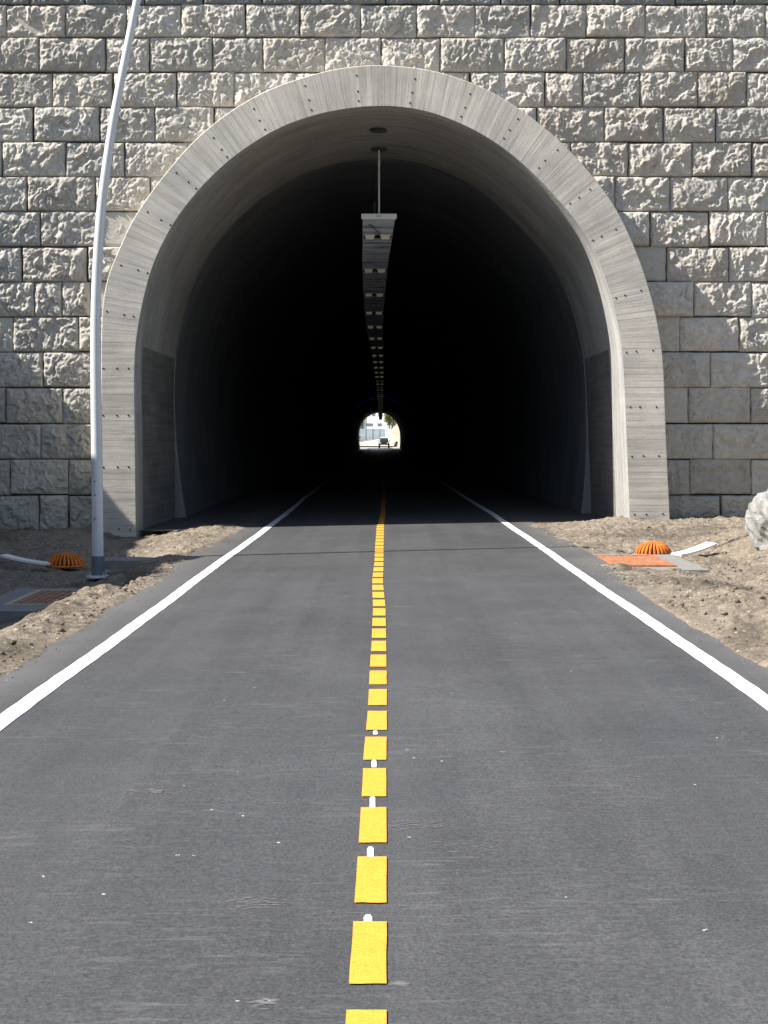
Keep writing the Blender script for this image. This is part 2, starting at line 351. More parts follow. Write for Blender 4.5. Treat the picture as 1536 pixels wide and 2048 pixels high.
# ------------------------------------------------------------------ retaining wall of split-faced blocks
rows_v = [-62, 9, 75, 144, 214, 284, 353, 423, 493, 563, 634, 704, 775, 847, 918, 990, 1062]
joints = [
 [60,170,290,405,525,640,770,880,1000,1120,1230,1350,1470],
 [131,252,362,490,600,721,833,950,1061,1172,1290,1413,1531],
 [78,210,300,425,526,650,762,880,1008,1133,1249,1370,1465],
 [104,225,354,468,590,700,820,940,1090,1165,1280,1395,1493],
 [66,200,310,427,1075,1208,1326,1432],
 [5,130,250,374,1140,1257,1384,1503],
 [55,190,300,1230,1340,1456],
 [80,205,1299,1419],
 [43,175,1334,1458],
 [68,124,180,1387,1503],
 [26,158,1360,1478],
 [87,200,1421],
 [12,125,240,1377,1502],
 [82,210,1427],
 [20,137,250,1380,1503],
 [77,138,255,1440]]
def build_wall():
    V = []; Q = []; T = []; off = 0
    mid = PO*.5+PI_*.5; mid = mid*(YW/YP)  # same sight line on the wall plane
    mid[:, 1] = H+((PO[:, 1]+PI_[:, 1])/2-H)*(YW/YP)
    cell = .018
    for r in range(len(rows_v)-1):
        zt = H+(V0-rows_v[r])/WM; zb = H+(V0-rows_v[r+1])/WM
        js = list(joints[r]); 
        u = js[0]; 
        while u > -700: u -= random.choice([112, 118, 126]); js.insert(0, u)
        u = js[-1]
        while u < 2300: u += random.choice([112, 118, 126]); js.append(u)
        for a, b in zip(js[:-1], js[1:]):
            x0 = (a-U0)/WM; x1 = (b-U0)/WM
            vis = -7.9 < x1 and x0 < 7.9
            c = cell if vis else .12
            tl = random.uniform(-.014, .012); g = random.choice([.001, .002, .003, .004, .006, .012, .022])
            n = max(4, int((x1-x0)/c)); m = max(4, int((zt-zb)/c))
            xs = np.linspace(x0+g, x1-g, n); zs = np.linspace(zb+.002, zt-.002, m)
            X, Z = np.meshgrid(xs, zs, indexing='ij')
            s = random.randrange(9999); ox = random.uniform(0, 50)
            # edge distance
            wob = .020*vnoise(X*6+ox, Z*6, s)+.006*vnoise(X*21+ox, Z*21, s+4)
            ex = np.minimum(X-xs[0], xs[-1]-X); ez = np.minimum(Z-zs[0], zs[-1]-Z)
            e = np.minimum(ex, ez)
            rnd = 1-np.exp(-e/.015)
            bul = 1-np.exp(-e/.10)
            calm = 1.0
            if random.random() < .12: calm = .6
            h = .035*rnd + .020*bul
            wx = fbm(X*3.1+ox, Z*3.1, s, 3, .6); wz = fbm(X*3.1, Z*3.1+ox, s+5, 3, .6)
            h += calm*bul*(.075*facets(X*2.2+ox+wx*.9, Z*2.2+ox+wz*.6, s, 1.2, 1.0)-.02)
            h += calm*bul*(.045*chips(X*3.4+ox+wx*1.4, Z*3.0+wz*1.4, s+7, 1.0)+.012)
            h += calm*rnd*.026*chips(X*8.6+ox+wx*2.2, Z*6.6+wz*2.2, s+17, 1.1)
            h += rnd*(.017*chips(X*20+ox+wx*6, Z*15+wz*5, s+27, 1.3)+.016*fbm(X*24+ox, Z*20, s+3, 2, .7))
            h += (X-X.mean())*random.uniform(-.02, .02)*rnd + (Z-Z.mean())*random.uniform(-.03, .03)*rnd
            h = np.maximum(h, -.03+.045*rnd)
            # wobble the outline, pull the rim back
            Xw = X+wob*np.exp(-ex/.05); Zw = Z+wob*.6*np.exp(-ez/.05)+tl
            Zw = Zw - .012*np.exp(-e/.02)*np.sign(Z-Z.mean())*(hash2(np.array([float(s)]), np.array([1.]), 3)[0])
            Yv = YW-h+.02
            # skirt ring backwards
            P = np.stack([Xw, Yv, Zw], 2)
            Pp = np.empty((n+2, m+2, 3)); Pp[1:-1, 1:-1] = P
            Pp[0, 1:-1] = P[0]; Pp[-1, 1:-1] = P[-1]; Pp[1:-1, 0] = P[:, 0]; Pp[1:-1, -1] = P[:, -1]
            Pp[0, 0] = P[0, 0]; Pp[0, -1] = P[0, -1]; Pp[-1, 0] = P[-1, 0]; Pp[-1, -1] = P[-1, -1]
            for sl in (np.s_[0, :], np.s_[-1, :], np.s_[:, 0], np.s_[:, -1]): Pp[sl][..., 1] = YW+.2
            N, M_ = n+2, m+2
            q = grid_faces(N, M_, 0)
            pf = Pp.reshape(-1, 3)
            cx = pf[q].mean(1)
            keep = ~inside(mid, cx[:, 0], cx[:, 2])
            q = q[keep]
            if len(q) == 0: continue
            V.append(pf); Q.append(q+off); off += len(pf)
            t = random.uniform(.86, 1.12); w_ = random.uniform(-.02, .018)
            if r == 0: t = .55; w_ = -.05  # top course tinted darker and bluer, its lack of sun put into the tone
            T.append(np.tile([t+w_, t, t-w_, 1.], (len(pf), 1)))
    V = np.concatenate(V); Q = np.concatenate(Q); T = np.concatenate(T)
    me = mesh_np('retaining_wall', V, Q)
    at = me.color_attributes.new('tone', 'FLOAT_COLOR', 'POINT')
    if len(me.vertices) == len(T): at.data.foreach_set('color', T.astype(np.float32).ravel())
    return me
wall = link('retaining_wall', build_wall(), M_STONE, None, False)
tag(wall, 'grey retaining wall of rough split-faced stone blocks around the tunnel mouth', 'retaining wall')
# dark core behind the joints
mid = np.stack([(PO[:, 0]+PI_[:, 0])/2, (PO[:, 1]+PI_[:, 1])/2], 1)
core = []
bm = bmesh.new()
ztop = H+(V0+62)/WM-.02
n = 60
idx = np.linspace(0, NP-1, n).astype(int)
inn = [bm.verts.new((mid[i, 0]*1.01, YW+.1, H+(mid[i, 1]-H)*1.01)) for i in idx]
outp = []
for k in range(n):
    i = idx[k]; t = k/(n-1)
    if t < .3: p = (-18, -.6+(ztop+.6)*t/.3)
    elif t > .7: p = (18, -.6+(ztop+.6)*(1-t)/.3)
    else: p = (-18+36*(t-.3)/.4, ztop)
    outp.append(bm.verts.new((p[0], YW+.1, p[1])))
for k in range(n-1): bm.faces.new((inn[k], inn[k+1], outp[k+1], outp[k]))
r = bmesh.ops.extrude_face_region(bm, geom=bm.faces[:])
for v in [g for g in r['geom'] if isinstance(g, bmesh.types.BMVert)]: v.co.y += .5
done('wall_core', bm, m_simple('dark_mortar', (.06, .058, .055), .95), wall, smoothf=False)

# ------------------------------------------------------------------ portal ring
def loft(name, secs, uvs, mats, parent=None, midf=None, flip=False):
    """secs: list of (NP,3); uvs: list of (NP,2)"""
    n = len(secs); m = len(secs[0])
    V = np.concatenate(secs); UV = np.concatenate(uvs); q = grid_faces(n, m, 0, flip)
    mi = None
    if midf is not None: mi = midf(V[q].mean(1))
    return link(name, mesh_np(name, V, q, UV, mi), mats, parent)
portal = empty('tunnel_portal', (0, YP, 0))
tag(portal, 'arched board-marked concrete tunnel portal ring standing proud of the stone wall', 'tunnel portal')
def P3(P, y): return np.stack([P[:, 0], np.full(len(P), y), P[:, 1]], 1)
def loc(a, o=(0, YP, 0)): return a-np.array(o)
secs = []; uvs = []
sa = SO
PO_in = inset(PO, .014)
wid = np.linalg.norm(PO-PI_, axis=1)
seq = [(PO, YW+.3, -.6), (PO, YP+.014, -.03), (PO_in, YP, 0)]
for f in (.2, .4, .6, .8): seq.append((PO_in*(1-f)+PI_*f, YP+.0, f))
seq += [(inset(PI_, -.004), YP, 1.0)]
uo = np.random.RandomState(3)
for P, y, v in seq:
    rip = 0
    secs.append(loc(P3(P, y))); uvs.append(np.stack([sa, (wid*v if v >= 0 else np.full(NP, v))], 1))
ring = loft('portal_ring', secs, uvs, M_RING, portal); ring.data.polygons.foreach_set('use_smooth', np.zeros(len(ring.data.polygons), bool))
# jamb/soffit: splay then barrel
PA = inset(PI_, .055)
YA = YP+4.9
secs = [P3(inset(PI_, -.004), YP), P3(inset(PI_, .01), YP+.02), P3(PA, YP+.30)]
uy = [0, .02, .3]
for y in [YP+.52]+list(np.linspace(YP+1.27, YA, 12)): secs.append(P3(PA, y)); uy.append(y-YP)
uvs = [np.stack([SI, np.full(NP, a)], 1) for a in uy]
secs = [loc(s) for s in secs]
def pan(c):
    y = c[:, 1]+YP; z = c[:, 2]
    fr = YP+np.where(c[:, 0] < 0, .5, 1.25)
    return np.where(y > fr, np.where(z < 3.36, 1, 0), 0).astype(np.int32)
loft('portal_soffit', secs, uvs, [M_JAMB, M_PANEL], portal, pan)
# tie holes: solid dark discs, the shade of the recess is in their colour
HOLES = [(242,531),(276,540),(295,546),(295,424),(322,440),(341,450),(353,346),(377,364),(392,377),(427,276),(443,299),(454,314),(508,218),(519,241),(530,259),(610,172),(618,200),(623,220),(713,151),(716,183),(717,202),(830,158),(824,185),(820,206),(940,188),(930,215),(922,233),(1036,238),(1019,260),(1008,277),(1115,300),(1090,321),(1078,336),(1180,379),(1158,395),(1140,407),(1232,459),(1203,473),(1186,481),(1282,581),(1250,591),(1232,596),(1306,701),(1273,703),(1253,705),(1313,814),(1280,814),(1261,814),(1318,912),(1287,912),(1264,913),(1326,1028),(1293,1029),(1269,1029),(214,623),(248,630),(267,633),(207,737),(234,737),(257,737),(206,831),(234,831),(257,831),(207,935),(235,934),(257,934),(238,1058),(260,1060)]
for (u, v) in HOLES:
    bm = bmesh.new()
    bmesh.ops.create_cone(bm, cap_ends=True, segments=12, radius1=.017, radius2=.017, depth=.008)
    bmesh.ops.rotate(bm, verts=bm.verts[:], matrix=__import__('mathutils').Matrix.Rotation(math.pi/2, 3, 'X'))
    bmesh.ops.translate(bm, verts=bm.verts[:], vec=((u-U0)/PM, -.001, H+(V0-v)/PM))
    done('tie_hole', bm, M_HOLE, portal, smoothf=False)

# ------------------------------------------------------------------ tunnel tube
CLy = [0, 33.6, 44, 60, 78, 97, 200, 335, 500]; CLx = [0, 0, -.10, -.16, -.22, -.28, -.62, -1.28, -2.3]
def cl(y): return np.interp(y, CLy, CLx)
zz = PA[:, 1]
PB = inset(PA, .02+.21*np.clip(1-zz/2.6, 0, 1)**2)
YE = 335.0
tun = empty('tunnel_tube', (0, YA, 0))
tag(tun, 'long dark arched concrete tunnel lining running to the bright far exit', 'tunnel')
o3 = (0, YA, 0)
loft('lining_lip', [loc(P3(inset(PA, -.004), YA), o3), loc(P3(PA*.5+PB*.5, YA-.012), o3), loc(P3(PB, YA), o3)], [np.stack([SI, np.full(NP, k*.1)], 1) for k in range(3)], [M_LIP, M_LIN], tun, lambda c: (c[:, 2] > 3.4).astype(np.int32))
ys = [YA, YA+1.2, YA+2.5, YA+4, YA+6, YA+9, YA+13, YA+18, YA+25]+list(np.linspace(65, YE, 40))
secs = []; uvs = []
for y in ys:
    off = -.03-.025*math.sin(y*.9) if y > YA+.1 else 0
    P = inset(PB, off if y > YA+.1 else 0)
    s = P3(P, y); s[:, 0] += cl(y)
    secs.append(loc(s, o3)); uvs.append(np.stack([SI, np.full(NP, y)], 1))
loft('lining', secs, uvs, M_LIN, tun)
# outside face of the far portal so that the hill is closed
s1 = P3(inset(PB, 0), YE); s1[:, 0] += cl(YE); s2 = P3(inset(PB, -1.0), YE+.3); s2[:, 0] += cl(YE)
loft('far_portal_ring', [loc(s1, o3), loc(s2, o3)], [np.stack([SI, np.full(NP, k*1.)], 1) for k in range(2)], M_RING, tun)

# ------------------------------------------------------------------ terrain in front of the wall
def axis(segs):
    out = []
    for a, b, d in segs: out += list(np.arange(a, b-1e-6, d))
    out.append(segs[-1][1]); return np.array(out)
def tz(x, y):
    x = np.asarray(x, float); y = np.asarray(y, float)
    road = CF*x
    wig = .09*fbm(x*.0+y*1.3, y*.0+3.3*np.sign(x), 5, 4, .6)
    # left side
    dl = -x-2.60+wig
    lip = .045*smooth(dl/.1+.35)*1.0
    farL = smooth((y-24.4)/2.6)                          # near the wall
    ditchL = -.31*smooth((dl-.45)/1.0)*(1-farL)*smooth((y-11)/4) - .12*smooth((dl-.4)/1.2)*farL
    moundL = .065*np.exp(-((dl-.5)/.33)**2)*smooth((19.5-y)/4)+.05*np.exp(-((dl-.9)/.6)**2)*smooth((y-24.5)/1.5)
    zl = road-.05+lip+ditchL+moundL-.0*dl
    zl = zl + .12*smooth((-x-4.7)/.8)*farL
    # right side
    dr = x-2.60+wig
    lipr = .045*smooth(dr/.1+.35)
    mid_ = np.exp(-((y-21.3)/2.6)**2)
    ditchR = -.15*smooth((dr-.1)/.9)*mid_*(1-smooth((x-4.6)/1.3)) - .13*np.exp(-((x-4.3-.0*(y))/.5)**2)*smooth((20.2-y)/1.8)*smooth((y-11)/5)
    rise = .22*np.clip(x-4.9, 0, 9)**1.1*smooth((26.5-y)/3) + .10*smooth((dr-.3)/1.5)*smooth((y-25.2)/2.5)
    rise = rise + .10*np.exp(-((dr-.9)/.7)**2)*smooth((18-y)/4)
    zr = road-.05+lipr+ditchR+rise
    z = np.where(x < 0, np.where(dl > -.4, zl, road-.05), np.where(dr > -.4, zr, road-.05))
    side = np.where(x < 0, dl, dr)
    amp = smooth((side-.02)/.35)
    z = z + amp*(.05*fbm(x*1.6, y*1.6, 1, 3)+.045*fbm(x*5.5, y*5.5, 2, 5, .66)+.020*facets(x*9+fbm(x*7,y*7,31,2), y*9, 3, 1.4, 1.2))
    z = z + smooth((side+.12)/.25)*(.008*facets(x*16, y*16, 8, 1.5, 1.2))
    # keep the ground under the slabs
    for (a, b, c, d_, zt_) in ((-4.62, -2.98, 16.7, 19.3, -.25), (2.72, 4.1, 19.7, 22.5, -.115), (-4.15, -2.7, 21.95, 22.75, -.14)):
        m_ = smooth((x-a+.12)/.12)*smooth((b+.12-x)/.12)*smooth((y-c+.12)/.12)*smooth((d_+.12-y)/.12)
        z = z*(1-m_)+np.minimum(z, zt_-.03+.02*vnoise(x*7, y*7, 4))*m_
    return z
xs = axis([(-9, -6.6, .1), (-6.6, -2.2, .03), (-2.2, 2.2, .4), (2.2, 6.6, .03), (6.6, 18, .2), (18, 60, 3)])
xs = xs[:]
ysg = axis([(-30, 2, 2), (2, 9, .12), (9, 24, .035), (24, 29.2, .035)])
X, Y = np.meshgrid(xs, ysg, indexing='ij')
Z = tz(X, Y)
gm = mesh_np('dirt_ground', np.stack([X, Y, Z], 2).reshape(-1, 3), grid_faces(len(xs), len(ysg)))
tag(link('ground', gm, M_DIRT), kind='structure')
# left rock cutting outside the frame: it throws the shade over the left verge and the foot of the wall
bY = [-30, 9, 13, 16, 19, 20.6, 21.6, 22.3, 23.2, 24.4, 28.55, 29.1]; bB = [-4.2, -3.75, -3.55, -3.2, -2.75, -2.6, -2.55, -2.9, -3.9, -4.3, -4.5, -3.6]
XR = -10.5
ys2 = axis([(-30, 6, .8), (6, 28.7, .13)]); ts = np.linspace(0, 1, 60)
Tt, Yy = np.meshgrid(ts, ys2, indexing='ij')
Bv = np.interp(Yy-.0+.23*(np.interp(Yy, bY, bB)-XR), bY, bB)
Ht = Bv-XR-.22
shape = np.where(Tt < .7, smooth(Tt/.7)**.8, 1.0)
Xx = np.where(Tt < .7, -7.7+(XR+7.7)*(Tt/.7), XR-(Tt-.7)*60); Zz = -.3+(Ht+.3)*np.clip(shape, 0, 1)
Zz = np.where(Tt > .7, Ht-.3*(Tt-.7)*10*0-(Tt-.7)*1.5, Zz)
am = smooth(Tt/.2)*np.where(Tt < .66, 1, .15)
Xx = Xx+am*(.45*facets(Yy*.7, Zz*.7+3, 61, 1.4, 1)-.2+.12*facets(Yy*2.3, Zz*2.3, 62, 1.4, 1)); Zz = Zz+np.where(Tt < .66, 0, .25)*fbm(Yy*1.1, Xx*.7, 5, 4)
me = mesh_np('cut', np.stack([Xx, Yy, Zz], 2).reshape(-1, 3), grid_faces(len(ts), len(ys2), 0, True))
tag(link('rock_cutting', me, M_CUT), kind='structure')

# ------------------------------------------------------------------ road (with its painted parts)
def road_strip(y0, y1, n, wl, wr, zoff):
    yy = np.linspace(y0, y1, n); V = []
    for y in yy:
        for t in np.linspace(0, 1, 9):
            x = wl+(wr-wl)*t; xx = x+(cl(y) if y > YA else 0)
            V.append((xx, y, CF*x+zoff))
    return V, grid_faces(n, 9, 0, True)
V, Q = road_strip(-25, YE+60, 140, -2.82, 2.86, 0)
V = np.array(V); road = link('road', mesh_np('road', V, Q, None, (V[Q].mean(1)[:, 1] > YP+36).astype(np.int32)), [M_ASPH, M_ASPT], smoothf=False); tag(road, kind='structure')
V, Q = road_strip(YP+.05, YE, 60, -4.75, 4.75, -.012); V = np.array(V)
flo = link('tunnel_floor', mesh_np('tunnel_floor', V, Q, None, (V[Q].mean(1)[:, 1] > YP+36).astype(np.int32)), [M_ASPH, M_ASPT], smoothf=False); tag(flo, kind='structure')
# transverse patches of lighter dust are in the material; edge lines:
def edge_line(xc, wob):
    yy = np.r_[np.linspace(-10, 32, 160), np.linspace(33, YE, 60)]; V = []
    for i, y in enumerate(yy):
        dx = .007*math.sin(y*.55+wob)+.003*math.sin(y*1.7+wob*2)
        x = xc+dx+(cl(y) if y > YA else 0)
        for s_ in (-1, 1):
            e = .0035*math.sin(y*9+wob)+.065
            V.append((x+s_*e, y, CF*(xc+dx+s_*e)+.004))
    return link('edge_line', mesh_np('edge_line', V, grid_faces(len(yy), 2, 0, True)), M_WHITE, road, False)
edge_line(-2.215, 0); edge_line(2.30, 1.3)
vL = [(2200,682),(2022,693),(1971,698),(1845,706.5),(1807,709),(1715,715.5),(1688,717.5),(1616,721.7),(1596,723.6),(1539,726),(1523,726.4),(1477,730),(1463,732),(1425,735.4),(1414,736),(1381,738),(1372,738),(1345,739.7),(1337,739.7),(1313,741.4),(1285,743.6),(1261,744),(1221,746),(1203,746),(1190,745),(1177,745),(1160,744.5),(1140,747),(1121,749.5),(1098,750),(1077,751.7),(1052,753.5),(1046,757),(1025,761.5),(1000,763.5),(960,766)]
vR = [(2200,773),(1845,773),(1688,773),(1539,772),(1463,773.6),(1381,773.6),(1313,772.4),(1261,772),(1221,771),(1203,770),(1190,768),(1160,765.6),(1140,766.7),(1098,767),(1052,767.8),(1025,771),(1000,770.5),(960,769.5)]
def il(v, tab): t = sorted(tab); return float(np.interp(v, [a for a, b in t], [b for a, b in t]))
def dash(vt, vb):
    bm = bmesh.new(); P = []
    for (v, s_) in ((vb, 0), (vb, 1), (vt, 1), (vt, 0)):
        if v > 955:
            u = il(v, vR if s_ else vL); X_, D_ = G(u, v)
        else:
            X_, D_ = G(768, v); X_ = -.07+(.055 if s_ else -.055)+cl(D_)
        P.append((X_, D_, CF*X_+.005))
    # slightly irregular sides
    pts = []
    for k in range(4):
        a = Vector(P[k]); b = Vector(P[(k+1) % 4])
        for t in (0, .25, .5, .75):
            p = a.lerp(b, t); 
            if 0 < t: p.x += random.uniform(-.0012, .0012); p.y += random.uniform(-.003, .003)
            pts.append(p)
    c = sum(pts, Vector())/len(pts); cv = bm.verts.new(c); vs_ = [bm.verts.new(p) for p in pts]
    for k in range(16): bm.faces.new((vs_[k], vs_[(k+1) % 16], cv))
    return done('centre_dash', bm, M_YEL, road, smoothf=False)
inv0 = .000919
for k in range(-1, 76):
    b = inv0+.0001615*k; t = b+.000119+.000005*min(max(k, 0), 12)/12
    dash(V0+1/t, V0+1/b)
for (u, va, vb, wd) in [(736,1831,1846,.028),(741,1695,1717,.026),(745,1594,1618,.024),(748,1521,1536,.024),(750.5,1462,1470,.024),(757,1237,1239.5,.022),(757,1218,1220.5,.022),(756,1187,1190,.022),(755,1202,1204,.022)]:
    bm = bmesh.new(); X1, D1 = G(u, vb); X2, D2 = G(u, va)
    pts = [(X1-wd/2, D1), (X1+wd/2, D1), (X2+wd/2, D2-.03), (X2+wd/4, D2), (X2-wd/4, D2), (X2-wd/2, D2-.03)]
    bm.faces.new([bm.verts.new((a, b, CF*a+.0038)) for a, b in pts])
    done('white_premark', bm, M_WHITE, road, smoothf=False)

# pale scuffs and paint chips lying on the asphalt
M_SCUFF = m_simple('pale_scuff', (.155, .152, .147), .9, 0, .2, 30, .2, 0); M_CHIP = m_simple('pale_chip', (.50, .48, .44), .9, 0, .2, 30, .2, 0)
def scuff(u, v, wpx, hpx, n, smax, mat, name, thick=.004):
    rs = np.random.RandomState(int(u*7+v)); bm = bmesh.new()
    for i in range(n):
        uu = u+wpx*(rs.rand()-.5)*(rs.rand()*.6+.4); vv = v+hpx*rs.normal(0, .28); x, y = G(uu, vv)
        l = smax*rs.uniform(.2, 1)*(1-abs(uu-u)/wpx); t = thick*rs.uniform(.5, 1.5)
        a = rs.uniform(-.12, .12)
        pts = [(-l/2, 0), (-l*.2, -t), (l*.3, -t*.8), (l/2, 0), (l*.1, t), (-l*.3, t*.7)]
        bm.faces.new([bm.verts.new((x+p*math.cos(a), y+p*math.sin(a)+q, CF*x+.0008+i*.00003)) for p, q in pts])
    return done(name, bm, mat, road, smoothf=False)
for (u, v, wd, hh, n) in [(298,1583,120,9,70), (845,1650,170,16,60), (1475,1470,110,12,50), (1000,1180,150,8,30), (412,1168,44,3,40), (520,1808,140,26,50), (925,1690,200,30,30), (700,1124,120,10,24), (880,1090,120,8,24), (560,1395,220,30,24), (1180,1560,260,30,26), (530,2004,90,16,30), (800,1968,40,6,26), (1250,1420,160,10,24), (330,1300,180,20,20)]:
    scuff(u, v, wd, hh, n, .07, M_SCUFF, 'pale_scuff', .0035)
for (u, v) in [(876,1370),(878,1349),(356,1710),(387,1711),(423,1620),(484,1627),(486,1632),(365,1571),(541,2001),(1313,1352),(1410,1860),(1432,1475),(1386,1398),(475,2002),(820,1675),(1130,1795),(88,1753),(1006,1503),(815,1500),(60,1845),(1446,1476)]:
    scuff(u, v, 10, 2, 3, .016, M_CHIP, 'pale_chip', .004)

# ------------------------------------------------------------------ slabs, plates, drains, boards
def slab(x0, x1, y0, y1, z, label, plate=None, pm=None, pl=None):
    e = empty('concrete_slab', ((x0+x1)/2, (y0+y1)/2, z)); tag(e, label, 'concrete slab')
    bm = bmesh.new(); n = 14
    bx(bm, (0, 0, -.06), (x1-x0, y1-y0, .12)); bmesh.ops.subdivide_edges(bm, edges=bm.edges[:], cuts=10, use_grid_fill=True)
    for v in bm.verts:
        v.co.x += .03*float(vnoise(v.co.y*3+x0, v.co.z*3, 1)); v.co.y += .03*float(vnoise(v.co.x*3+x0, v.co.z, 2)); v.co.z += .01*float(vnoise(v.co.x*4, v.co.y*4, 6))
    done('slab', bm, M_CONC, e)
    if plate:
        a, b, c, d = plate
        p = empty('access_cover', ((a+b)/2, (c+d)/2, z+.004)); tag(p, pl, 'drain cover')
        bm = bmesh.new(); w_, l_ = b-a, d-c
        for sx in (-1, 1): bx(bm, (sx*(w_/2-.03), 0, .008), (.06, l_, .024))
        for sy in (-1, 1): bx(bm, (0, sy*(l_/2-.03), .008), (w_-.121, .06, .024))
        done('frame', bm, pm[0], p, smoothf=False)
        bm = bmesh.new(); bx(bm, (0, 0, .004), (w_-.125, l_-.125, .016)); done('plate', bm, pm[1], p, smoothf=False)
        bm = bmesh.new()
        k = int((w_-.2)/.09)
        for i in range(k): bx(bm, (-(w_-.2)/2+.045+i*.09, 0, .014), (.03, l_-.2, .012))
        done('rib', bm, pm[1], p, smoothf=False)
slab(2.72, 4.15, 19.7, 22.45, -.055, 'pale concrete slab carrying the orange cover on the sunlit right verge', (2.9, 3.82, 20.2, 22.0), (M_PLATE, M_PLATE), 'bright orange rusted rectangular cover set in the sunlit right slab')
M_BPL = m_rust('brown_rusted_plate', (.22, .11, .07), (.32, .17, .11), (.40, .24, .17))
slab(-4.62, -2.98, 16.7, 19.3, -.250, 'grey concrete slab with a brown cover in the shade left of the road', (-4.28, -3.1, 17.2, 18.9), (m_simple('bleached_frame', (.45, .38, .28), .9), M_BPL), 'brown rusted rectangular cover with pale rim in the shaded left slab')
slab(-4.1, -2.72, 21.98, 22.7, -.11, 'narrow plain concrete slab beside the pole with no cover on it')
def beehive(x, y, z, r, h, label):
    e = empty('beehive_drain', (x, y, z)); tag(e, label, 'drain grate', 'domed orange drain grates in the verges')
    prof_ = [(1.0, 0), (.97, .22), (.87, .5), (.70, .75), (.50, .90), (.30, .97)]
    bm = bmesh.new()
    tube(bm, [(r*math.cos(a), r*math.sin(a), .012) for a in np.linspace(0, 2*math.pi, 41)], .018, 6, False)
    done('base_ring', bm, M_ORANGE, e)
    bm = bmesh.new(); N = 26
    for k in range(N):
        a = 2*math.pi*k/N
        for s_ in (0,):
            A = []; 
            for (pr, ph) in prof_:
                wv = .016*(.55+.45*pr); ca, sa_ = math.cos(a), math.sin(a)
                quad = []
                for (du, dn) in ((-wv, 0), (wv, 0), (wv, -.045), (-wv, -.045)):
                    rr = pr*r+dn*.8; quad.append(bm.verts.new((rr*ca-du*sa_, rr*sa_+du*ca, ph*h+dn*.6+.01)))
                A.append(quad)
            for q1, q2 in zip(A[:-1], A[1:]):
                for i in range(4): bm.faces.new((q1[i], q1[(i+1) % 4], q2[(i+1) % 4], q2[i]))
    done('dome', bm, M_ORANGE, e, smoothf=False)
    bm = bmesh.new(); bmesh.ops.create_cone(bm, cap_ends=True, segments=24, radius1=r*.34, radius2=r*.27, depth=.022)
    bmesh.ops.translate(bm, verts=bm.verts[:], vec=(0, 0, h*.985)); done('cap', bm, M_ORANGE, e)
    bm = bmesh.new(); bmesh.ops.create_cone(bm, cap_ends=True, segments=24, radius1=r*.94, radius2=r*.94, depth=.02)
    bmesh.ops.translate(bm, verts=bm.verts[:], vec=(0, 0, .0)); done('sump', bm, M_HOLE, e, smoothf=False)
beehive(3.98, 22.9, -.10, .275, .20, 'sunlit orange domed drain grate beside the bright orange cover')
beehive(-4.85, 23.3, -.30, .285, .20, 'shaded orange domed drain grate left of the silver lamp post')
def plank(a, b, w_, label):
    a = Vector(a); b = Vector(b); d = b-a; L_ = d.length; q = d.to_track_quat('X', 'Z'); e = bpy
    bm = bmesh.new(); bx(bm, (0, 0, 0), (L_, w_, .028)); 
    bmesh.ops.subdivide_edges(bm, edges=bm.edges[:], cuts=4, use_grid_fill=True)
    for v in bm.verts: v.co.z += .04*(v.co.x/L_)**2*2
    o = done('plank', bm, M_PLANK, None, smoothf=False); o.location = (a+b)/2; o.rotation_mode = 'QUATERNION'; o.rotation_quaternion = q
    tag(o, label, 'plank', 'white planks leading to the drains')
plank((4.22, 22.35, -.07), (4.78, 22.55, .08), .30, 'short white plank on sunlit dirt touching the right domed drain')
plank((-5.02, 23.15, -.27), (-5.80, 23.3, -.15), .24, 'short white plank on shaded dirt touching the left domed drain')

# boulder
def boulder(name, c, s, seed, mat, label, cat='boulder', sub=5, group=None):
    bm = bmesh.new(); bmesh.ops.create_icosphere(bm, subdivisions=sub, radius=1)
    co = np.array([v.co for v in bm.verts])
    a = np.arctan2(co[:, 1], co[:, 0])*2; z = co[:, 2]*2
    rr = 1+.22*fbm(co[:, 0]*1.6+seed, co[:, 1]*1.6+co[:, 2]*1.3, seed, 4)+.20*(facets(co[:, 0]*1.7+co[:, 1]+seed, co[:, 2]*1.7-co[:, 1]*.7, seed, 1.2, .8)-.3)+.11*facets(co[:, 0]*6+co[:, 1]*3, co[:, 2]*6-co[:, 1]*4, seed+4, 1.4, 1)
    for v, q in zip(bm.verts, rr): v.co = Vector((v.co.x*q*s[0], v.co.y*q*s[1], v.co.z*q*s[2]))
    o = done(name, bm, mat); o.location = c
    if label: tag(o, label, cat, group)
    return o
boulder('boulder', (5.80, 21.8, .36), (.60, .55, .60), 4, M_BOULDER, 'pale grey-white boulder on the right edge of the sunlit bank')
# small loose stones and clods
def clods(name, n, area, seed, mat, smin, smax, label):
    rs = np.random.RandomState(seed); V = []; Q = []; off = 0
    ico = bmesh.new(); bmesh.ops.create_icosphere(ico, subdivisions=1, radius=1)
    bv = np.array([v.co for v in ico.verts]); bf = np.array([[v.index for v in f.verts] for f in ico.faces]); ico.free()
    for i in range(n):
        a, b, c, d = area[rs.randint(len(area))]
        x = rs.uniform(a, b); y = rs.uniform(c, d); s = smin*(smax/smin)**(rs.rand()**2)
        if (2.6 < x < 4.2 and 19.6 < y < 22.6) or (-4.7 < x < -2.9 and 16.6 < y < 19.4) or (-4.2 < x < -2.6 and 21.9 < y < 22.8): continue
        z = max(float(tz(x, y)), CF*x-.002 if abs(x) < 2.8 else -9); r = 1+.35*(rs.rand(len(bv))-.5)
        V.append(bv*r[:, None]*s*np.array([rs.uniform(.8, 1.4), rs.uniform(.8, 1.3), rs.uniform(.5, .9)])+np.array([x, y, z+s*.2])); Q.append(bf+off); off += len(bv)
    o = link(name, mesh_np(name, np.concatenate(V), np.concatenate(Q)), mat, None, False); tag(o, label, 'gravel', kind='stuff')
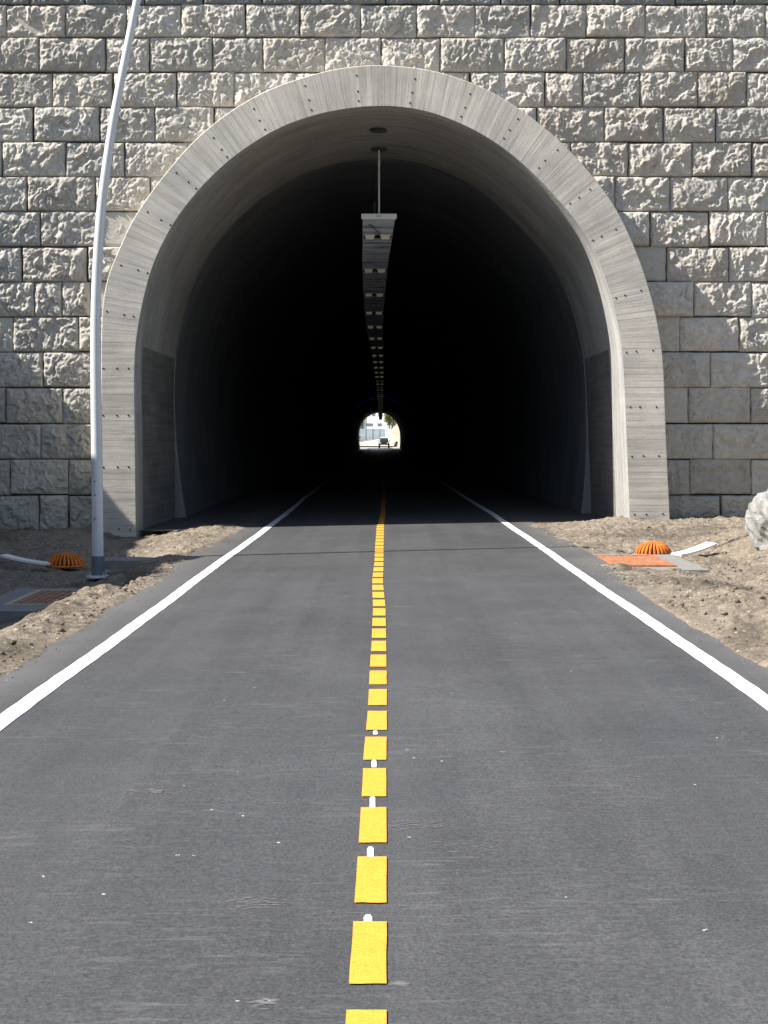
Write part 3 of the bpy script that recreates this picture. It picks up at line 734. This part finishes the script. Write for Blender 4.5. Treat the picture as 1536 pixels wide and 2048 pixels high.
clods('clods', 3200, [(-6.5, -2.68, 9, 28.2), (2.66, 6.5, 9, 28.3), (-4.5, -2.68, 9, 20), (2.66, 4.9, 9, 20)], 5, m_dirt('clod_dirt', (.22, .175, .125), (.36, .30, .22), (.13, .10, .075)), .006, .034, 'loose stones and dry soil clods strewn over the verges')

clods('edge_grit', 900, [(2.42, 2.72, 8, 27), (-2.74, -2.42, 8, 27), (2.58, 2.72, 8, 27), (-2.72, -2.56, 8, 27)], 9, m_dirt('grit', (.22, .19, .15), (.33, .29, .24), (.13, .11, .09)), .004, .012, 'fine grit spilled from the verges onto the asphalt edges')

# ------------------------------------------------------------------ lamp post
px = [(196,1152),(195,1060),(194,925),(191.5,760),(191,620),(196,500),(204,400),(214,325),(225,250),(240,170),(256,90),(274,0),(296,-110),(322,-220)]
PY = 21.4; pk = F/PY
pp = [((u-U0)/pk, PY, H+(V0-v)/pk) for u, v in px]
base = Vector(pp[0]); 
lp = empty('lamp_post', base); tag(lp, 'tall leaning silver metal lamp post standing left of the tunnel mouth', 'lamp post')
P2 = np.array(pp)
for it in range(2):
    Qp = [P2[0]]
    for a, b in zip(P2[:-1], P2[1:]): Qp += [a*.75+b*.25, a*.25+b*.75]
    Qp.append(P2[-1]); P2 = np.array(Qp)
P2 = P2-np.array(base)
rad = np.interp(P2[:, 2], [0, 2, 4, 8, 10], [.080, .078, .070, .053, .045])
bm = bmesh.new(); tube(bm, [Vector(p) for p in P2], list(rad), 24); done('pole', bm, M_POLE, lp)
bm = bmesh.new(); tube(bm, [(0, 0, 0), (0, 0, .28)], [.090, .0885], 24); done('sleeve', bm, M_SLEEVE, lp)
bm = bmesh.new(); bmesh.ops.create_cone(bm, cap_ends=True, segments=28, radius1=.17, radius2=.155, depth=.03); done('base_flange', bm, M_GALV, lp, .004)
for k in range(4):
    a = math.pi/4+k*math.pi/2; bm = bmesh.new(); bmesh.ops.create_cone(bm, cap_ends=True, segments=6, radius1=.018, radius2=.018, depth=.045)
    o = done('bolt', bm, M_GALV, lp, smoothf=False); o.location = (.128*math.cos(a), .128*math.sin(a), .035)
bm = bmesh.new(); bx(bm, (0, 0, 0), (.07, .012, .34)); o = done('service_hatch', bm, M_POLE, lp, .004); o.location = (-.035, -.070, .95); o.rotation_euler.z = -.4
for dz in (.8, 1.13, 1.32):
    bm = bmesh.new(); bmesh.ops.create_cone(bm, cap_ends=True, segments=8, radius1=.009, radius2=.009, depth=.02)
    o = done('screw', bm, M_HOLE, lp, smoothf=False); o.location = (-.03, -.078, dz); o.rotation_euler.x = math.pi/2
bm = bmesh.new(); bx(bm, (0, 0, 0), (.7, .26, .09), taper=(.8, .7)); o = done('lamp_head', bm, M_POLE, lp, .02); o.location = tuple(P2[-1]+np.array([.3, 0, .03])); o.rotation_euler.y = -.2

# ------------------------------------------------------------------ cable tray and luminaires
TY0 = 32.1; TZ = H+(V0-433)*TY0/F
CTy = [30, 32.1, 38, 44, 55, 66, 78, 97, 130, 200, 335]; CTx = [-.13, -.145, -.25, -.33, -.43, -.46, -.45, -.46, -.50, -.70, -1.2]
def ct(y): return float(np.interp(y, CTy, CTx))
tray = empty('cable_tray', (ct(TY0), TY0, TZ)); tag(tray, 'long galvanised cable tray hanging on rods under the tunnel ceiling', 'cable tray')
bm = bmesh.new()
yy = list(np.arange(TY0+.03, 100, 2.0))+list(np.arange(102, YE, 8.0))
W2 = .345
rows = []
for y in yy:
    x = ct(y); wv = .005*math.sin(y*.9)
    rows.append([bm.verts.new((x+a+wv-ct(TY0), y-TY0, b)) for a, b in ((-W2, .07), (-W2, -.045), (W2, -.045), (W2, .07))])
for A, B in zip(rows[:-1], rows[1:]):
    for k in (0, 2): bm.faces.new((A[k], A[k+1], B[k+1], B[k]))
yr = TY0+.03; gap = .26
while yr < 330:
    gp = gap if yr < 110 else 2.0
    x = ct(yr)-ct(TY0)+.005*math.sin(yr*.9); hh = .040*gp/.26 if yr < 110 else .12
    x2 = ct(yr+gp)-ct(TY0)+.005*math.sin((yr+gp)*.9)
    a = [bm.verts.new(p) for p in ((x-W2+.01, yr-TY0, -.02), (x+W2-.01, yr-TY0, -.02), (x+W2-.01, yr-TY0, -.02-hh), (x-W2+.01, yr-TY0, -.02-hh), (x2+W2-.01, yr+gp-TY0, -.02), (x2-W2+.01, yr+gp-TY0, -.02))]
    bm.faces.new((a[0], a[1], a[2], a[3])); bm.faces.new((a[3], a[2], a[4], a[5])); yr += gp
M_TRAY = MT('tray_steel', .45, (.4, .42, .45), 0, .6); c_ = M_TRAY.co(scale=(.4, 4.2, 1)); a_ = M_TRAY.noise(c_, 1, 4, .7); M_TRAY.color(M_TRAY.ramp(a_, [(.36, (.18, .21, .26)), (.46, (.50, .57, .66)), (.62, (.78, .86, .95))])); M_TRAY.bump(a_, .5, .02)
done('tray', bm, M_TRAY.m, tray, smoothf=False)
bm = bmesh.new(); bx(bm, (0, 0, 0), (.735, .02, .115)); done('end_plate', bm, M_WSTEEL, tray, .003)
# number on the end plate
def seg_digit(ch):
    S = {'a': ((0, 1), (1, 1)), 'b': ((1, .5), (1, 1)), 'c': ((1, 0), (1, .5)), 'd': ((0, 0), (1, 0)), 'e': ((0, 0), (0, .5)), 'f': ((0, .5), (0, 1)), 'g': ((0, .5), (1, .5))}
    return [S[k] for k in {'4': 'fgbc', '6': 'afgedc'}[ch]]
M_INK = m_simple('grey_ink', (.13, .16, .21), .7, bumpd=0)
bm = bmesh.new()
for i, ch in enumerate('44'):
    for (p, q) in seg_digit(ch):
        x0, z0 = p; x1, z1 = q; ox = -.055+i*.060
        cx = ox+(x0+x1)/2*.04; cz = -.034+(z0+z1)/2*.068
        bx(bm, (cx, -.012, cz), (abs(x1-x0)*.04+.007, .003, abs(z1-z0)*.068+.007))
done('number_mark', bm, M_INK, tray, smoothf=False)
def ceil_z(y, x):
    P = PB if y > YA else PA
    m_ = (P[:, 1] > 4); i = np.argmin(np.abs(P[:, 0]+(cl(y) if y > YA else 0)-x)+(~m_)*99); return float(P[i, 1])
for i, y in enumerate(list(np.arange(TY0+.1, 120, 6.8))):
    zc = ceil_z(y, ct(y)); x = ct(y)-ct(TY0)-(.03 if i else -.0)
    if i == 0: x = (755.5-757.5)/F*TY0+.02
    bm = bmesh.new(); tube(bm, [(x, y-TY0, .03), (x, y-TY0, zc-TZ)], .018, 8); done('rod', bm, M_WSTEEL, tray)
    bm = bmesh.new(); bmesh.ops.create_cone(bm, cap_ends=True, segments=20, radius1=.17, radius2=.17, depth=.05)
    o = done('ceiling_plate', bm, M_GREYD, tray); o.location = (x, y-TY0, zc-TZ-.02)
    if i == 0:
        for (zz_, hh) in ((1.62-.55, .12),):
            bm = bmesh.new(); tube(bm, [(x, y-TY0, zz_), (x, y-TY0, zz_+hh)], .026, 8); done('turnbuckle', bm, M_WSTEEL, tray)
bm = bmesh.new(); tube(bm, [(-.10, .6, .03), (-.11, .6, 1.05)], .008, 6); done('cable', bm, M_DARK, tray)
bm = bmesh.new(); tube(bm, [(-.22, .5, -.10), (-.16, .6, -.11), (-.05, 1.6, -.09), (.02, 2.2, -.07)], .010, 6); done('cable', bm, M_DARK, tray)
# ceiling hatch nearer the mouth
bm = bmesh.new(); bmesh.ops.create_cone(bm, cap_ends=True, segments=28, radius1=.17, radius2=.15, depth=.05)
o = done('ceiling_socket', bm, M_GREYD); o.location = (-.15, 30.2, ceil_z(30.2, -.15)-.03); tag(o, 'small round dark socket on the ceiling nearest the tunnel mouth', 'ceiling socket')
ORD = ['first', 'second', 'third', 'fourth', 'fifth', 'sixth', 'seventh', 'eighth', 'ninth', 'tenth', 'eleventh', 'twelfth', 'thirteenth', 'fourteenth', 'fifteenth', 'sixteenth', 'seventeenth', 'eighteenth', 'nineteenth', 'twentieth']
ORD += ['twenty-'+q for q in ORD[:9]]+['thirtieth']+['thirty-'+q for q in ORD[:9]]+['fortieth']+['forty-'+q for q in ORD[:9]]
def lum(y, k):
    e = empty('tunnel_lamp', (ct(y), y, TZ-.047))
    lab = f'{ORD[k]} twin tunnel lamp under the cable tray, counted from the mouth' 
    tag(e, lab, 'tunnel lamp', 'twin lamps in a row under the cable tray')
    return e
y0 = F*(V0-475)**-1*(TZ-H-.10)
proto = lum(y0, 0)
bm = bmesh.new(); bx(bm, (0, .08, -.03), (.62, .10, .05)); bx(bm, (0, -.0, -.02), (.05, .14, .04)); done('housing', bm, M_DARK, proto, smoothf=False)
for s_ in (-1, 1):
    bm = bmesh.new(); vv = bx(bm, (0, 0, 0), (.235, .12, .10))
    for v in bm.verts:
        if v.co.z < 0: v.co.x *= .72
    o = done('diffuser', bm, M_DIFF, proto, .004); o.location = (s_*.175, -.03, -.05)
k = 1; y = y0
while y < 330:
    y += 6.86
    if y > 330: break
    e = proto.copy(); COL.objects.link(e); e.location = (ct(y), y, TZ-.047)
    e['label'] = f'{ORD[k]} twin tunnel lamp under the cable tray, counted from the mouth'
    for ch in proto.children:
        c2 = ch.copy(); COL.objects.link(c2); c2.parent = e
    k += 1
# faint blue light arc deep in the tunnel
bm = bmesh.new(); yb = 209; P = inset(PB, .12)
sel = [i for i in range(NP) if P[i, 1] > 6.0]
tube(bm, [(P[i, 0]+cl(yb), yb, P[i, 1]) for i in sel[::4]], .10, 6)
o = done('blue_light_arc', bm, m_emit('blue_light', (.02, .03, 1.0), .006)); tag(o, 'faint blue light strip arching over the deep part of the tunnel', 'light strip')

# ------------------------------------------------------------------ hill over the tunnel and rock fill above the wall
xs = axis([(-60, -12, 3), (-12, 12, .09), (12, 60, 3)]); tt = np.r_[np.linspace(0, 3, 60), np.linspace(4, 306, 20)]
X, T_ = np.meshgrid(xs, tt, indexing='ij')
Zb = ztop-.10+T_*.55*np.exp(-T_/60)*1.2+.18*facets(X*1.6, T_*1.6, 71, 1.4, 1)*smooth(T_/.3)+.08*facets(X*4, T_*4, 72, 1.4, 1)
me = mesh_np('hill', np.stack([X, YW+.35+T_, Zb], 2).reshape(-1, 3), grid_faces(len(xs), len(tt)))
tag(link('hill', me, M_FILL), kind='structure')
for sx in (-1, 1):   # side faces of the hill block so that no light leaks round the tube
    pass

# ------------------------------------------------------------------ beyond the far exit
M_PALE = m_rock('pale_gravel', (.32, .30, .25), (.44, .42, .35), (.54, .52, .45), .8)
xs = np.arange(-80, 81, 4.); ys3 = np.arange(YE, 700, 5.)
X, Y = np.meshgrid(xs, ys3, indexing='ij'); Z = -.06+.0*X+.01*fbm(X*.3, Y*.3, 3, 3)+np.clip(Y-360, 0, 200)*.012
tag(link('far_ground', mesh_np('far_ground', np.stack([X, Y, Z], 2).reshape(-1, 3), grid_faces(len(xs), len(ys3))), M_PALE), kind='structure')
# right rock face running away to the left, sunlit
ys4 = np.linspace(340, 425, 120); hs = np.linspace(0, 1, 50)
Yg, Hg = np.meshgrid(ys4, hs, indexing='ij'); Xg = 6.2-(Yg-340)*.078+Hg*5+.9*(facets(Yg*.25, Hg*5, 81, 1.4, 1)-.3)+.3*facets(Yg*.8, Hg*16, 82, 1.4, 1)
Zg = -.2+Hg*15
me = mesh_np('far_rock', np.stack([Xg, Yg, Zg], 2).reshape(-1, 3), grid_faces(len(ys4), len(hs), 0, True))
o = link('rock_face', me, m_rock('warm_rock', (.24, .20, .15), (.36, .31, .24), (.45, .39, .33), .5)); tag(o, kind='structure')
# white building
bd = empty('white_building', (-3.2, 422, 0), math.radians(-20)); tag(bd, 'white rendered building with small dark windows seen through the far exit', 'building')
M_WWALL = m_simple('white_render', (.62, .63, .64), .85, 0, .03, 1); M_GLASS = m_simple('dark_window_glass', (.10, .12, .15), .15, 0, .1, 1, .6, 0); M_SLATE = m_simple('slate', (.06, .07, .10), .8)
bm = bmesh.new(); bx(bm, (0, 0, 8), (13, 9, 16)); done('wall', bm, M_WWALL, bd, smoothf=False)
for (wx, wz, ww, wh) in [(-.1, 9.2, 1.2, 1.7), (1.45, 9.2, 1.0, 1.7), (3.4, 9.2, 1.2, 1.7), (.3, 6.0, 1.9, .8), (3.2, 6.0, 1.2, .8), (-4, 9.2, 1.2, 1.7), (-.1, 12.6, 1.2, 1.7), (3.2, 12.6, 1.2, 1.7)]:
    bm = bmesh.new(); bx(bm, (wx, -4.53, wz), (ww, .08, wh)); o = done('window', bm, M_GLASS, bd, smoothf=False)
bm = bmesh.new(); bx(bm, (-2.1, -4.9, 8.2), (1.1, .7, 7.2)); done('stair_tower', bm, M_SLATE, bd, smoothf=False)
bm = bmesh.new(); bx(bm, (0, 0, 16.2), (13.6, 9.6, .4)); done('roof', bm, M_SLATE, bd, smoothf=False)
# pale screen fence
fe = empty('screen_fence', (-5.5, 392, 0)); tag(fe, 'tall pale blue-white screen fence in front of the white building', 'fence')
M_SCR = m_simple('pale_blue_panel', (.36, .44, .50), .6, 0, .2, .7)
for k in range(6):
    bm = bmesh.new(); bx(bm, (-4.2+k*1.75, 0, 2.7), (1.68, .08, 4.0)); done('panel', bm, M_SCR, fe, smoothf=False)
    bm = bmesh.new(); bx(bm, (-5.05+k*1.75, -.05, 2.6), (.12, .14, 5.0)); done('post', bm, M_GALV, fe, smoothf=False)
# bank of pale earth in front of the fence
ys5 = np.linspace(372, 391, 30); xs5 = np.linspace(-12, 2, 50); X, Y = np.meshgrid(xs5, ys5, indexing='ij')
Z = .1+1.5*np.exp(-((Y-388)/8)**2)*(.7+.8*fbm(X*.4, Y*.3, 9, 3))+.3
tag(link('earth_bank', mesh_np('earth_bank', np.stack([X, Y, Z], 2).reshape(-1, 3), grid_faces(50, 30)), M_PALE), kind='structure')
def leafy(name, loc_, trunk_h, crown, n, leaf, mat, label, cat, seed, group=None):
    rs = np.random.RandomState(seed); e = empty(name, loc_); tag(e, label, cat, group)
    if trunk_h > 0:
        bm = bmesh.new(); tube(bm, [(0, 0, -.2), (.05, 0, trunk_h*.6), (0, .1, trunk_h+crown[2])], [.2, .15, .05], 8)
        for k in range(5):
            a = rs.uniform(0, 6.28); zb = trunk_h*rs.uniform(.7, 1.3)
            tube(bm, [(0, 0, zb), (math.cos(a)*crown[0]*.6, math.sin(a)*crown[1]*.6, zb+crown[2]*.7)], [.07, .02], 6)
        done('trunk', bm, m_simple('bark', (.10, .08, .06), .95), e)
    cs = rs.normal(0, .45, (14, 3)); V = []; Q = []
    for i in range(n):
        c = cs[rs.randint(14)]+rs.normal(0, .2, 3); p = c*np.array(crown)+np.array([0, 0, trunk_h+crown[2]])
        a = rs.normal(0, 1, 3); a /= np.linalg.norm(a); b = np.cross(a, rs.normal(0, 1, 3)); b /= np.linalg.norm(b); s = leaf*rs.uniform(.6, 1.3)
        V += [p-a*s, p+b*s*.5, p+a*s, p-b*s*.5]; Q.append([4*i, 4*i+1, 4*i+2, 4*i+3])
    o = link('crown' if trunk_h > 0 else 'foliage', mesh_np('crown', V, Q), mat, e, False)
M_LEAF = m_simple('leaf_green', (.15, .20, .07), .8, 0, .35, .6, .2, 0); M_LEAFD = m_simple('leaf_grey_green', (.16, .19, .13), .8, 0, .3, .6, .2, 0)
leafy('tree', (.9, 405, 5), 1.2, (1.6, 1.6, 2.0), 1500, .28, M_LEAF, 'green leafy tree on top of the rock beside the white building', 'tree', 1)
leafy('tree', (3.0, 378, 7.6), .5, (1.2, 1.6, 1.0), 900, .22, M_LEAF, 'yellow-green tree overhanging the sunlit rock face', 'tree', 2)
leafy('bush', (-7.6, 385, 1.0), 0, (1.2, 1.0, 1.4), 800, .2, M_LEAFD, 'grey-green bush in front of the screen fence', 'bush', 3)
leafy('tree', (-8.0, 402, 2.4), 2.0, (1.6, 1.5, 1.8), 900, .25, M_LEAFD, 'grey-green tree left of the white building', 'tree', 4)

# off-road vehicle
ve = empty('utility_vehicle', (-.42, 342.5, .02)); tag(ve, 'dark boxy off-road vehicle with a sky reflection coloured into its roof parked just outside the far exit', 'vehicle')
M_BODY = m_simple('dark_vehicle_paint', (.05, .045, .05), .4); M_ROOF = m_simple('sky_reflection_roof', (.55, .68, .74), .4); M_GL = m_simple('vehicle_glass', (.06, .09, .10), .1, bumpd=0)  # light blue of the roof is a painted-in reflection
bm = bmesh.new(); bx(bm, (0, 0, .86), (1.75, 3.9, .55), taper=(.97, .98)); done('body', bm, M_BODY, ve, .05)
bm = bmesh.new(); bx(bm, (0, .35, 1.45), (1.62, 2.5, .72), taper=(.86, .84)); done('cab', bm, M_BODY, ve, .05)
bm = bmesh.new(); bx(bm, (0, .35, 1.87), (1.45, 2.15, .14), taper=(.9, .9)); done('roof', bm, M_ROOF, ve, .04)
bm = bmesh.new(); bx(bm, (0, -.86, 1.5), (1.2, .04, .5), rot=__import__('mathutils').Matrix.Rotation(-.25, 3, 'X')); done('windscreen', bm, M_GL, ve, smoothf=False)
for sx in (-1, 1):
    for sy in (-1, 1):
        bm = bmesh.new(); bmesh.ops.create_cone(bm, cap_ends=True, segments=24, radius1=.42, radius2=.42, depth=.3)
        bmesh.ops.rotate(bm, verts=bm.verts[:], matrix=__import__('mathutils').Matrix.Rotation(math.pi/2, 3, 'Y')); wh = done('wheel', bm, M_BLACK, ve, .03); wh.location = (sx*.86, sy*1.25, .42)
        bm = bmesh.new(); bmesh.ops.create_cone(bm, cap_ends=True, segments=16, radius1=.2, radius2=.2, depth=.32)
        bmesh.ops.rotate(bm, verts=bm.verts[:], matrix=__import__('mathutils').Matrix.Rotation(math.pi/2, 3, 'Y')); done('rim', bm, M_GALV, wh)
    bm = bmesh.new(); bmesh.ops.create_uvsphere(bm, u_segments=12, v_segments=8, radius=.1); o = done('headlight', bm, M_DIFF, ve); o.location = (sx*.62, -1.95, .92); o.scale = (1, .4, 1)
    bm = bmesh.new(); bx(bm, (sx*.98, -.75, 1.35), (.16, .08, .2)); done('mirror', bm, M_BODY, ve, .02)
ve.scale = (1.22, 1.1, 1.24)
# bicycle and rider
def skinned(name, joints_, edges, mat, parent=None, sub=1):
    me = bpy.data.meshes.new(name); me.from_pydata([j[0] for j in joints_], edges, []); o = bpy.data.objects.new(name, me); COL.objects.link(o)
    sk = o.modifiers.new('skin', 'SKIN'); sl = me.skin_vertices[0].data if me.skin_vertices else None
    if sl is None:
        bpy.context.view_layer.objects.active = o; me.skin_vertices.new() if hasattr(me.skin_vertices, 'new') else None; sl = me.skin_vertices[0].data
    for i, j in enumerate(joints_): sl[i].radius = (j[1], j[1]*(j[2] if len(j) > 2 else 1))
    sl[0].use_root = True
    ss = o.modifiers.new('sub', 'SUBSURF'); ss.levels = sub; ss.render_levels = sub
    dg = bpy.context.evaluated_depsgraph_get(); m2 = bpy.data.meshes.new_from_object(o.evaluated_get(dg)); 
    bpy.data.objects.remove(o); m2.name = name
    return link(name, m2, mat, parent)
BX, BY = 2.38, 341.0
bk = empty('bicycle', (BX, BY, 0)); tag(bk, 'dark bicycle ridden out of the far tunnel exit right of the vehicle', 'bicycle')
for yw in (-.52, .52):
    bm = bmesh.new(); tube(bm, [(0, yw+.34*math.cos(a), .34+.34*math.sin(a)) for a in np.linspace(0, 2*math.pi, 33)], .022, 6, False); done('wheel', bm, M_BLACK, bk)
bm = bmesh.new()
for a, b in [((0, -.52, .34), (0, -.38, .88)), ((0, -.42, .75), (0, .05, .30)), ((0, -.40, .82), (0, .18, .80)), ((0, .05, .30), (0, .22, .88)), ((0, .05, .30), (0, .52, .34)), ((0, .18, .80), (0, .52, .34))]: tube(bm, [a, b], .02, 6)
done('frame', bm, M_DARK, bk)
bm = bmesh.new(); tube(bm, [(-.3, -.34, .98), (0, -.42, .98), (.3, -.34, .98)], .018, 6); tube(bm, [(0, -.38, .88), (0, -.42, .98)], .02, 6); done('handlebar', bm, M_DARK, bk)
bm = bmesh.new(); bx(bm, (0, .24, .91), (.15, .26, .05)); done('saddle', bm, M_BLACK, bk, .01)
J = [((0, .22, .98), .14, 1), ((0, .12, 1.18), .15, .8), ((0, -.06, 1.36), .17, .7), ((0, -.14, 1.46), .06), ((0, -.18, 1.56), .085), ((0, -.19, 1.66), .075),
     ((-.19, -.06, 1.38), .06), ((-.27, -.2, 1.15), .045), ((-.28, -.34, 1.0), .035), ((.19, -.06, 1.38), .06), ((.27, -.2, 1.15), .045), ((.28, -.34, 1.0), .035),
     ((-.11, .18, .92), .095), ((-.13, -.12, .72), .065), ((-.11, .02, .36), .045), ((-.11, -.1, .26), .035), ((.11, .18, .92), .095), ((.13, -.14, .92), .065), ((.11, .02, .55), .045), ((.11, -.08, .46), .035)]
E = [(0, 1), (1, 2), (2, 3), (3, 4), (4, 5), (2, 6), (6, 7), (7, 8), (2, 9), (9, 10), (10, 11), (0, 12), (12, 13), (13, 14), (14, 15), (0, 16), (16, 17), (17, 18), (18, 19)]
pr = skinned('person', J, E, m_simple('dark_clothing', (.02, .02, .022), .9)); pr.location = (BX, BY, 0)
tag(pr, 'person in dark clothing leaning forward on the bicycle at the far exit', 'person')
